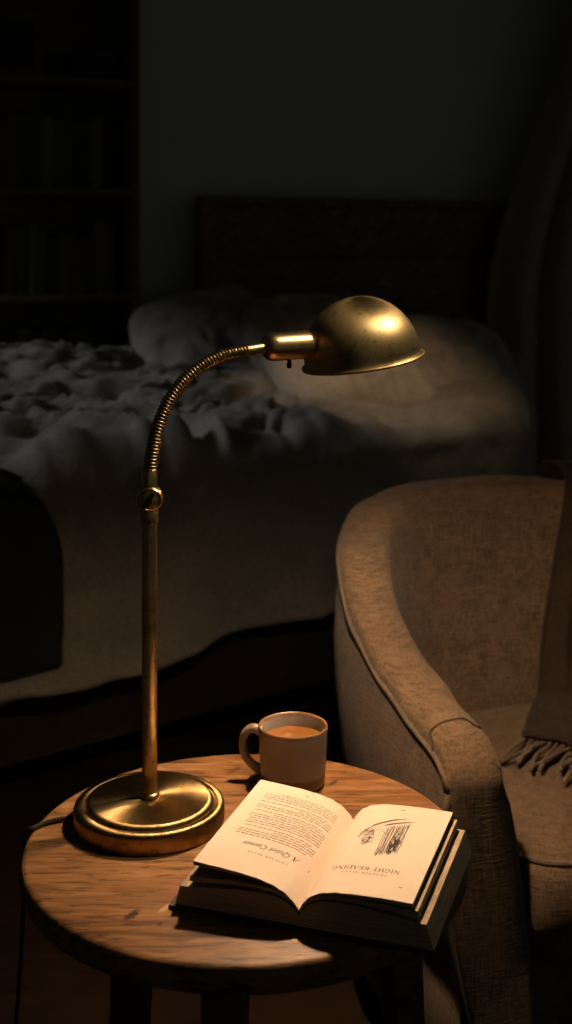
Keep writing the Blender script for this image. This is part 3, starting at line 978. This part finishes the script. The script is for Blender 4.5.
def print_left(mb):
    ink_serif(mb, 1, 'CHAPTER SEVEN', .050, .0445, .046, .0036, 0, .28)
    ink_serif(mb, 1, 'A Quiet Corner', .051, .0605, .064, .0088, .26)
    # lines of body text: word-long strokes of the size the type has
    l = .0795; i = 0
    breaks = {4: .0025, 11: .003, 15: .003}
    short = {3: .55, 10: .7, 14: .45, 19: .8}
    while l < .187 and i < 20:
        t = .0985
        indent = .006 if i in (0, 4, 11, 15) else 0
        t_end = .0115
        # reading direction runs to larger t, so a line begins near the gutter
        t = t_end + indent
        last = t_end + (.0985 - t_end) * short.get(i, 1.0)
        while t < last - .002:
            w = min(rng.uniform(.003, .010), last - t)
            ink_bar(mb, 1, t, l, t + w, l, rng.uniform(.00095, .00135), n=2)
            t += w + rng.uniform(.0010, .0016)
        l += .0051 + breaks.get(i, 0)
        i += 1
    ink_bar(mb, 1, .050, .1975, .056, .1975, .0012, n=1)
    ink_bar(mb, 1, .008, .058, .008, .063, .0005, n=2)
def print_right(mb):
    ink_serif(mb, -1, 'CHAPTER SEVEN', -.056, .0450, .050, .0036, 0, .28)
    ink_serif(mb, -1, 'NIGHT READING', -.0555, .0550, .074, .0074, 0, .10)
    ink_bar(mb, -1, -.060, .1985, -.066, .1985, .0012, n=1)
    ink_bar(mb, -1, -.098, .026, -.102, .026, .0011, n=1)
    def st_(pts, w0, w1=None, jit=0):
        tl = [pagepix(x + rng.uniform(-jit, jit), y + rng.uniform(-jit, jit)) for x, y in pts]
        for (a, b) in zip(tl, tl[1:]):
            ink_bar(mb, -1, min(a[0], -.002), a[1], min(b[0], -.002), b[1], w0, w1, n=2)
    TLc, TRc, BLc, BRc = (389, 825.5), (411, 823.5), (373, 854.5), (396.5, 852)
    def tr(u, v):
        return (lerp(lerp(TLc[0], TRc[0], u), lerp(BLc[0], BRc[0], u), v), lerp(lerp(TLc[1], TRc[1], u), lerp(BLc[1], BRc[1], u), v))
    # bark: long strokes, then hatching that thickens on one flank
    for i in range(15):
        u = i / 14
        st_([tr(u + rng.uniform(-.03, .03), rng.uniform(0, .08)), tr(u + rng.uniform(-.05, .05), .35), tr(u + rng.uniform(-.05, .05), .7), tr(u + rng.uniform(-.03, .03), rng.uniform(.85, 1.04))], .0007)
    for i in range(46):
        u, v = rng.uniform(.02, .9), rng.uniform(.02, .9)
        st_([tr(u, v), tr(u + rng.uniform(.06, .16), v + rng.uniform(.03, .12))], .0006)
    for i in range(60):
        u, v = rng.uniform(.50, .9), rng.uniform(.42, .92)
        st_([tr(u, v), tr(u + rng.uniform(-.02, .12), v + rng.uniform(.06, .15))], .0010)
    for i in range(5):                                  # ground line at its foot
        st_([(384 + i, 824.5 - .4 * i), (398 + 2 * i, 823 - .3 * i), (413 + i, 822.2)], .0006)
    # bough reaching to the other side and its leaves
    st_([(358, 833), (364, 827.5), (373, 823.5), (384, 820.8), (396, 819.2), (407, 818.6)], .0013, .0010)
    st_([(373, 822.8), (386, 819.8), (398, 818.4)], .0012, .0008)
    st_([(373, 827), (381, 829), (387, 833), (390, 838)], .0006)
    for cx_, cy_, r in ((366, 829, 5.5), (371, 831, 4.5), (364, 838, 4.5), (370, 837, 4)):
        for i in range(24):
            a = rng.uniform(0, 6.28); d = r * rng.uniform(.1, 1)
            x, y = cx_ + math.cos(a) * d, cy_ + math.sin(a) * d * .75
            b = a + rng.uniform(.6, 2.2)
            st_([(x, y), (x + 2.3 * math.cos(b), y + 1.6 * math.sin(b))], .00065)
    st_([(405, 841), (409, 840.3)], .0005)

for sign, layers, prt in ((1, left_layers, print_left), (-1, right_layers, print_right)):
    for name, mb in make_side(sign, None, layers, ''):
        mats = [M['paper'], M['page_edge'], M['ink']]
        if name == 'top_leaves':
            keep = MB(); keep.v, keep.f, keep.mi = mb.v, mb.f, mb.mi
            prt(keep)
            keep.build(name, mats, book, smooth_angle=40, recalc=False)
        else:
            mb.build(name, [M['page_edge']] + mats[1:], book, smooth_angle=40, recalc=False)  # darker paper on lower leaves' tops: shade of the upper leaves put into colour
# boards and spine
for sign, nm in ((1, 'front_board'), (-1, 'back_board')):
    out = [bk(sign * .006, -.004, .0004), bk(sign * (.1435 if sign > 0 else .1385), -.003, .0004), bk(sign * (.1435 if sign > 0 else .1385), BLEN + .003, .0004), bk(sign * .006, BLEN + .004, .0004)]
    MB().add(*prism(out, (0, 0, .0036))).build('cover_board', M['cover_dark'], book, smooth_angle=0)
MB().add(*prism([bk(.009, -.004, .0003), bk(-.009, -.004, .0003), bk(-.009, BLEN + .004, .0003), bk(.009, BLEN + .004, .0003)], (0, 0, .003))).build('spine', M['cover_dark'], book, smooth_angle=0)

# ------------------------------------------------------------------ armchair
PSI = math.radians(20)
CO = Vector((.224 + .38 * math.cos(PSI), 1.74 + .38 * math.sin(PSI), 0))
arm = empty('armchair', CO, PSI, label='oatmeal tweed tub armchair with piped arms, right of the round table', cat='armchair')
# local frame: x = p (to the right), y = q' (to the back), z up
AW, AQ, AB = .38, .28, .42
EXP = 2.25
def u_path():
    pts = []
    for i in range(15):
        pts.append(Vector((-AW, AQ * i / 14, 0)))
    n = 26
    for i in range(1, n + 1):
        a = i / n * math.pi / 2
        c, s = math.cos(a) ** (2 / EXP), math.sin(a) ** (2 / EXP)
        pts.append(Vector((-AW * c, AQ + AB * s, 0)))
    right = [Vector((-p.x, p.y, 0)) for p in pts[-2::-1]]
    return pts + right
UP = u_path()
def resamp(pts, n):
    L = [0]
    for a, b in zip(pts, pts[1:]): L.append(L[-1] + (b - a).length)
    out = []; k = 0
    for i in range(n):
        s = L[-1] * i / (n - 1)
        while k < len(L) - 2 and L[k + 1] < s: k += 1
        t = (s - L[k]) / max(1e-9, L[k + 1] - L[k])
        out.append(pts[k].lerp(pts[k + 1], t))
    return out, L[-1]
NS = 121
UP, ULEN = resamp(UP, NS)
HT = [(0, .578), (.012, .596), (.03, .609), (.055, .616), (.1, .624), (.22, .655), (.335, .702), (.47, .788), (.62, .83), (.8, .845), (1.2, .853)]
BOT = .15
def station(i):
    p = UP[i]
    a, b = UP[max(0, i - 1)], UP[min(NS - 1, i + 1)]
    t = (b - a).normalized()
    n = Vector((-t.y, t.x, 0))                          # outward
    s = i / (NS - 1) * ULEN
    s = min(s, ULEN - s)
    h = interp(HT, s)
    back = smooth(.35, .95, s)
    return p, n, t, s, h, back
def section(h, back, crown=0.0):
    """(offset outwards, z) from outer bottom over the crown to the inner bottom"""
    th = lerp(.088, .118, back)
    r = []
    for k in range(10):
        f = k / 9
        z = lerp(BOT, h - .034, f)
        r.append((lerp(-.055, 0, min(1, f * 1.35) ** .8) + .012 * math.sin(f * math.pi), z))
    # crown
    for k in range(1, 12):
        a = math.pi * k / 12
        ca, sa = math.cos(a), math.sin(a)
        x = -th / 2 + th / 2 * math.copysign(abs(ca) ** .75, ca)
        z = h - .034 + .034 * abs(sa) ** .75
        r.append((x, z))
    for k in range(10):
        f = k / 9
        z = lerp(h - .036, .28, f)
        x = -th - lerp(.042, .075, back) * (f ** lerp(.6, 1, back)) + (.012 * math.sin(f * math.pi)) * back
        r.append((x, z))
    return r
def spt(i, k, off=0.0):
    p, n, t, s, h, back = station(i)
    o, z = section(h, back)[k]
    q = p + n * (o + off)
    fr = (1 - smooth(0, .22, s))
    q = q + Vector((0, -.012 * fr * (h - z) / .45, z))  # front leans forward at the bottom
    return q
NK = len(section(.6, 0))
PIPE_K = 9
sh = MB()
vs = [spt(i, k) for i in range(NS) for k in range(NK)]
# thread-like unevenness of worn upholstery
vs = [v + Vector((1, 1, 1)) * (.0022 * nz(v, 16, 3)) for v in vs]
fs = [(i * NK + k, (i + 1) * NK + k, (i + 1) * NK + k + 1, i * NK + k + 1) for i in range(NS - 1) for k in range(NK - 1)]
sh.add(vs, fs)
shell = sh.build('back_and_arms', M['chair'], arm, smooth_angle=70)
# piping along the outer top edge
pp = [spt(i, PIPE_K, -.0010) + Vector((0, 0, .001)) for i in range(NS)]
MB().add(*tube(pp, .0048, 8)).build('piping', M['chair_pipe'], arm, smooth_angle=180)
# arm front panels with their own piping
for i0, i1 in ((0, 1), (NS - 1, NS - 2)):
    ring = [spt(i0, k) for k in range(NK)]
    inward = (spt(i1, PIPE_K) - spt(i0, PIPE_K)).normalized()
    low = ring[-1].copy()
    ring2 = ring + [Vector((ring[-1].x, ring[-1].y - .01, .22)), Vector((ring[-1].x + .0, ring[-1].y - .016, BOT))]
    # resample vertically: rows between the outer and inner outlines, bulging forward
    n = len(ring2)
    c = sum(ring2, Vector((0, 0, 0))) / n
    mb = MB()
    rings = []
    for f, bul in ((1.0, 0), (.93, .009), (.8, .014), (.5, .018), (.2, .019)):
        rg = []
        for v in ring2:
            ctr = Vector((c.x, lerp(ring2[0].y, ring2[PIPE_K].y, (min(v.z, .58) - BOT) / .45), lerp(v.z, lerp(BOT, .6, .5), .12)))
            ctr.z = max(BOT + .03, min(v.z, .56))
            rg.append(ctr.lerp(v, f) - inward * bul)
        rings.append(rg)
    vs = [v for rg in rings for v in rg]
    fs = [(a * n + k, a * n + (k + 1) % n, (a + 1) * n + (k + 1) % n, (a + 1) * n + k) for a in range(len(rings) - 1) for k in range(n)]
    fs.append(tuple((len(rings) - 1) * n + k for k in range(n)))
    fp = mb.add(vs, fs).build('arm_front', M['chair'], arm, smooth_angle=60)
    MB().add(*tube(catmull([v - inward * .003 for v in ring2[:PIPE_K + 1]], 2), .0042, 8)).build('arm_piping', M['chair_pipe'], arm, smooth_angle=180)
# short sewn seam where the arm top turns down to its front
for ii in (3, NS - 4):
    MB().add(*tube(catmull([spt(ii + (1 if ii < 20 else -1) * int(round(1.2 * math.sin((k - PIPE_K) / 9 * math.pi))), k, 0) + Vector((0, 0, .0008)) for k in range(PIPE_K, PIPE_K + 10)], 4), .0020, 6)).build('seam', M['dark_seam'], arm, smooth_angle=180)
# base below the arms and seat
bs = MB()
def base_outline(off):
    return [Vector((p.x, p.y, 0)) + station(i)[1] * off for i, p in enumerate(UP)][::4]
ol = base_outline(-.030)
ol = [Vector((ol[0].x, .015, 0))] + ol[1:-1] + [Vector((ol[-1].x, .015, 0))]
n = len(ol)
rows = [(0, .085), (.004, .09), (.004, .27), (.0, .275)]
bvs, bfs = [], []
cen = Vector((0, .35, 0))
for sc, z in rows:
    for v in ol:
        d = (v - cen).normalized()
        bvs.append(v + d * sc + Vector((0, 0, z)))
for r_ in range(len(rows) - 1):
    for k in range(n):
        k2 = (k + 1) % n
        bfs.append((r_ * n + k, r_ * n + k2, (r_ + 1) * n + k2, (r_ + 1) * n + k))
bfs.append(tuple(range(n))[::-1]); bfs.append(tuple(range((len(rows) - 1) * n, len(rows) * n)))
bs.add(bvs, bfs).build('base', M['chair'], arm, smooth_angle=40)
for x in (-.29, .29):
    for y in (.0, .62):
        MB().add(*lathe([(0, 0), (.014, 0), (.022, .088), (0, .088)], 16)).build('leg', M['oak_leg'], arm, loc=(x, y, 0))
# seat cushion
def cushion_outline(ins=0.0, n=72):
    out = []
    x0, y0, y1 = .268 - ins, -.035 + ins, .56 - ins
    cy, hy = (y0 + y1) / 2, (y1 - y0) / 2
    for i in range(n):
        a = 2 * math.pi * i / n
        ca, sa = math.cos(a), math.sin(a)
        e = 2 / 7
        out.append(Vector((x0 * math.copysign(abs(ca) ** e, ca), cy + hy * math.copysign(abs(sa) ** e, sa), 0)))
    return out
Z0, Z1 = .278, .425
cvs, cfs = [], []
prow = [(.16, Z0), (.03, Z0), (.008, Z0 + .012), (0, Z0 + .03), (-.006, (Z0 + Z1) / 2), (0, Z1 - .022), (.006, Z1 - .008), (.016, Z1), (.05, Z1 + .010), (.10, Z1 + .016), (.17, Z1 + .02), (.24, Z1 + .022)]
nO = 72
for ins, z in prow:
    for v in cushion_outline(ins):
        w = .004 * nz((v.x, v.y, z), 9, 3)
        cvs.append(v + Vector((w, w, z + w)))
for r_ in range(len(prow) - 1):
    for k in range(nO):
        k2 = (k + 1) % nO
        cfs.append((r_ * nO + k, r_ * nO + k2, (r_ + 1) * nO + k2, (r_ + 1) * nO + k))
cfs.append(tuple(range(nO))[::-1]); cfs.append(tuple(range((len(prow) - 1) * nO, len(prow) * nO)))
cu = MB().add(cvs, cfs).build('seat_cushion', M['chair'], arm, smooth_angle=70)
for ins, z in ((.010, Z1 - .003), (.012, Z0 + .010)):
    MB().add(*tube([v + Vector((0, 0, z)) for v in cushion_outline(ins)], .0045, 8, closed=True)).build('cushion_piping', M['chair_pipe'], cu, smooth_angle=180)

# ------------------------------------------------------------------ throw over the chair back, fringed end on the seat
throw = empty('throw_blanket', CO, PSI, label='brown wool throw draped over the armchair back onto its seat, fringed', cat='blanket')
left_e = [(.215, .725, .62), (.205, .712, .80), (.19, .690, .846), (.180, .65, .861), (.172, .60, .861), (.162, .555, .836), (.125, .538, .70), (.09, .525, .56), (.062, .495, .475), (.02, .44, .462), (-.03, .375, .461), (-.069, .323, .460)]
right_e = [(.36, .58, .62), (.352, .565, .80), (.34, .545, .846), (.32, .515, .861), (.29, .475, .861), (.265, .435, .836), (.25, .415, .70), (.24, .40, .56), (.225, .36, .475), (.215, .28, .464), (.205, .17, .462), (.19, .03, .459)]
le, re = catmull(left_e, 6), catmull(right_e, 6)
def thr(u, v):
    x = v * (len(le) - 1)
    i = min(int(x), len(le) - 2); f = x - i
    a = le[i].lerp(le[i + 1], f); b = re[i].lerp(re[i + 1], f)
    p = a.lerp(b, u)
    fold = .010 * math.sin(u * 26 + 2.5 * math.sin(v * 3)) * smooth(.12, .4, v) * (1 - .75 * smooth(.72, 1, v))
    bulge = .03 * math.sin(u * math.pi) * (1 - smooth(.35, .6, v)) * 0
    return p + Vector((0, -fold * .7 - bulge, abs(fold) * .8 + .004 * nz(p, 14, 2)))
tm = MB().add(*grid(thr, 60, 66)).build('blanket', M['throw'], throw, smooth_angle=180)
ts = tm.modifiers.new('thickness', 'SOLIDIFY'); ts.thickness = .007; ts.offset = 1
e0, e1 = le[-1], re[-1]
rngt = random.Random(11)
for i in range(34):
    u = (i + .3) / 34
    p = thr(u, 1.0)
    d = Vector((-.070 + rngt.uniform(-.022, .02), -.052 + rngt.uniform(-.028, .02), 0))
    d = d * rngt.uniform(.8, 1.15)
    z0 = .455
    sd = Vector((-d.y, d.x, 0)).normalized() * rngt.uniform(-.008, .008)
    pts = [Vector((p.x, p.y, z0 + .002)) - d * .08, Vector((p.x, p.y, z0 + .003)) + d * .2, Vector((p.x, p.y, z0 + .002 + rngt.uniform(0, .004))) + d * .55 + sd, Vector((p.x, p.y, z0)) + d]
    cp_ = catmull(pts, 8)
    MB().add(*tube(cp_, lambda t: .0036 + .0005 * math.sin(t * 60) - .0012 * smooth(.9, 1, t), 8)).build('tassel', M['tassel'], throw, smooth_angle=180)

# ------------------------------------------------------------------ light
w = bpy.data.worlds.new('night')
scn.world = w
w.use_nodes = True
bg = w.node_tree.nodes['Background']
bg.inputs['Color'].default_value = (.75, .85, .80, 1)
bg.inputs['Strength'].default_value = .042

def light(name, kind, loc, energy, color, size=.1, target=None, **kw):
    ld = bpy.data.lights.new(name, kind)
    ld.energy = energy; ld.color = color
    if kind == 'AREA':
        ld.shape = 'RECTANGLE'; ld.size = size; ld.size_y = kw.get('size_y', size)
    else:
        ld.shadow_soft_size = size
    o = bpy.data.objects.new(name, ld)
    COL.objects.link(o)
    o.location = loc
    if target is not None:
        o.rotation_euler = (Vector(target) - Vector(loc)).to_track_quat('-Z', 'Y').to_euler()
    return o
moon = light('moonlight', 'SUN', (-4, 2, 3), .72, (.88, .94, 1.0), .1)
moon.data.angle = math.radians(9)
md = U * 1.0 - NW * .10
el = math.radians(25)
moon.rotation_euler = (md.normalized() * math.cos(el) + Vector((0, 0, -math.sin(el)))).to_track_quat('-Z', 'Y').to_euler()
sp = light('shade_highlight_spot', 'SPOT', (1.06, 1.50, 2.44), 250.0, (1.0, .87, .66), .2, target=(.03, 1.605, 1.16))  # unseen narrow spot without fixture, added for the highlight on the brass shade
sp.data.spot_size = math.radians(13)
sp.data.spot_blend = .6

bs_ = light('pillow_glow_spot', 'SPOT', (.12, 2.3, 2.64), 85.0, (1.0, .69, .40), .05, target=px(375, 398, 4.0))  # added unseen spot, no such fixture: makes the warm glow on the pillows
bs_.data.spot_size = math.radians(25)
bs_.data.spot_blend = 1.0

# ------------------------------------------------------------------ camera
cam = bpy.data.cameras.new('camera')
cam.sensor_fit = 'VERTICAL'
cam.sensor_height = 36
cam.lens = F / 1024 * 36
cam.shift_y = -(512 - HZ) / 1024
cam.dof.use_dof = True
cam.dof.focus_distance = 1.45
cam.dof.aperture_fstop = 5.0
cam.clip_start = .02
co = bpy.data.objects.new('camera', cam)
COL.objects.link(co)
co.location = (0, 0, CAMZ)
co.rotation_euler = (math.radians(90), 0, 0)
scn.camera = co

vs_ = scn.view_settings
vs_.view_transform = 'Standard'
vs_.look = 'None'
vs_.exposure = 0
vs_.gamma = 1
vs_.use_curve_mapping = False
scn.cycles.use_denoising = True
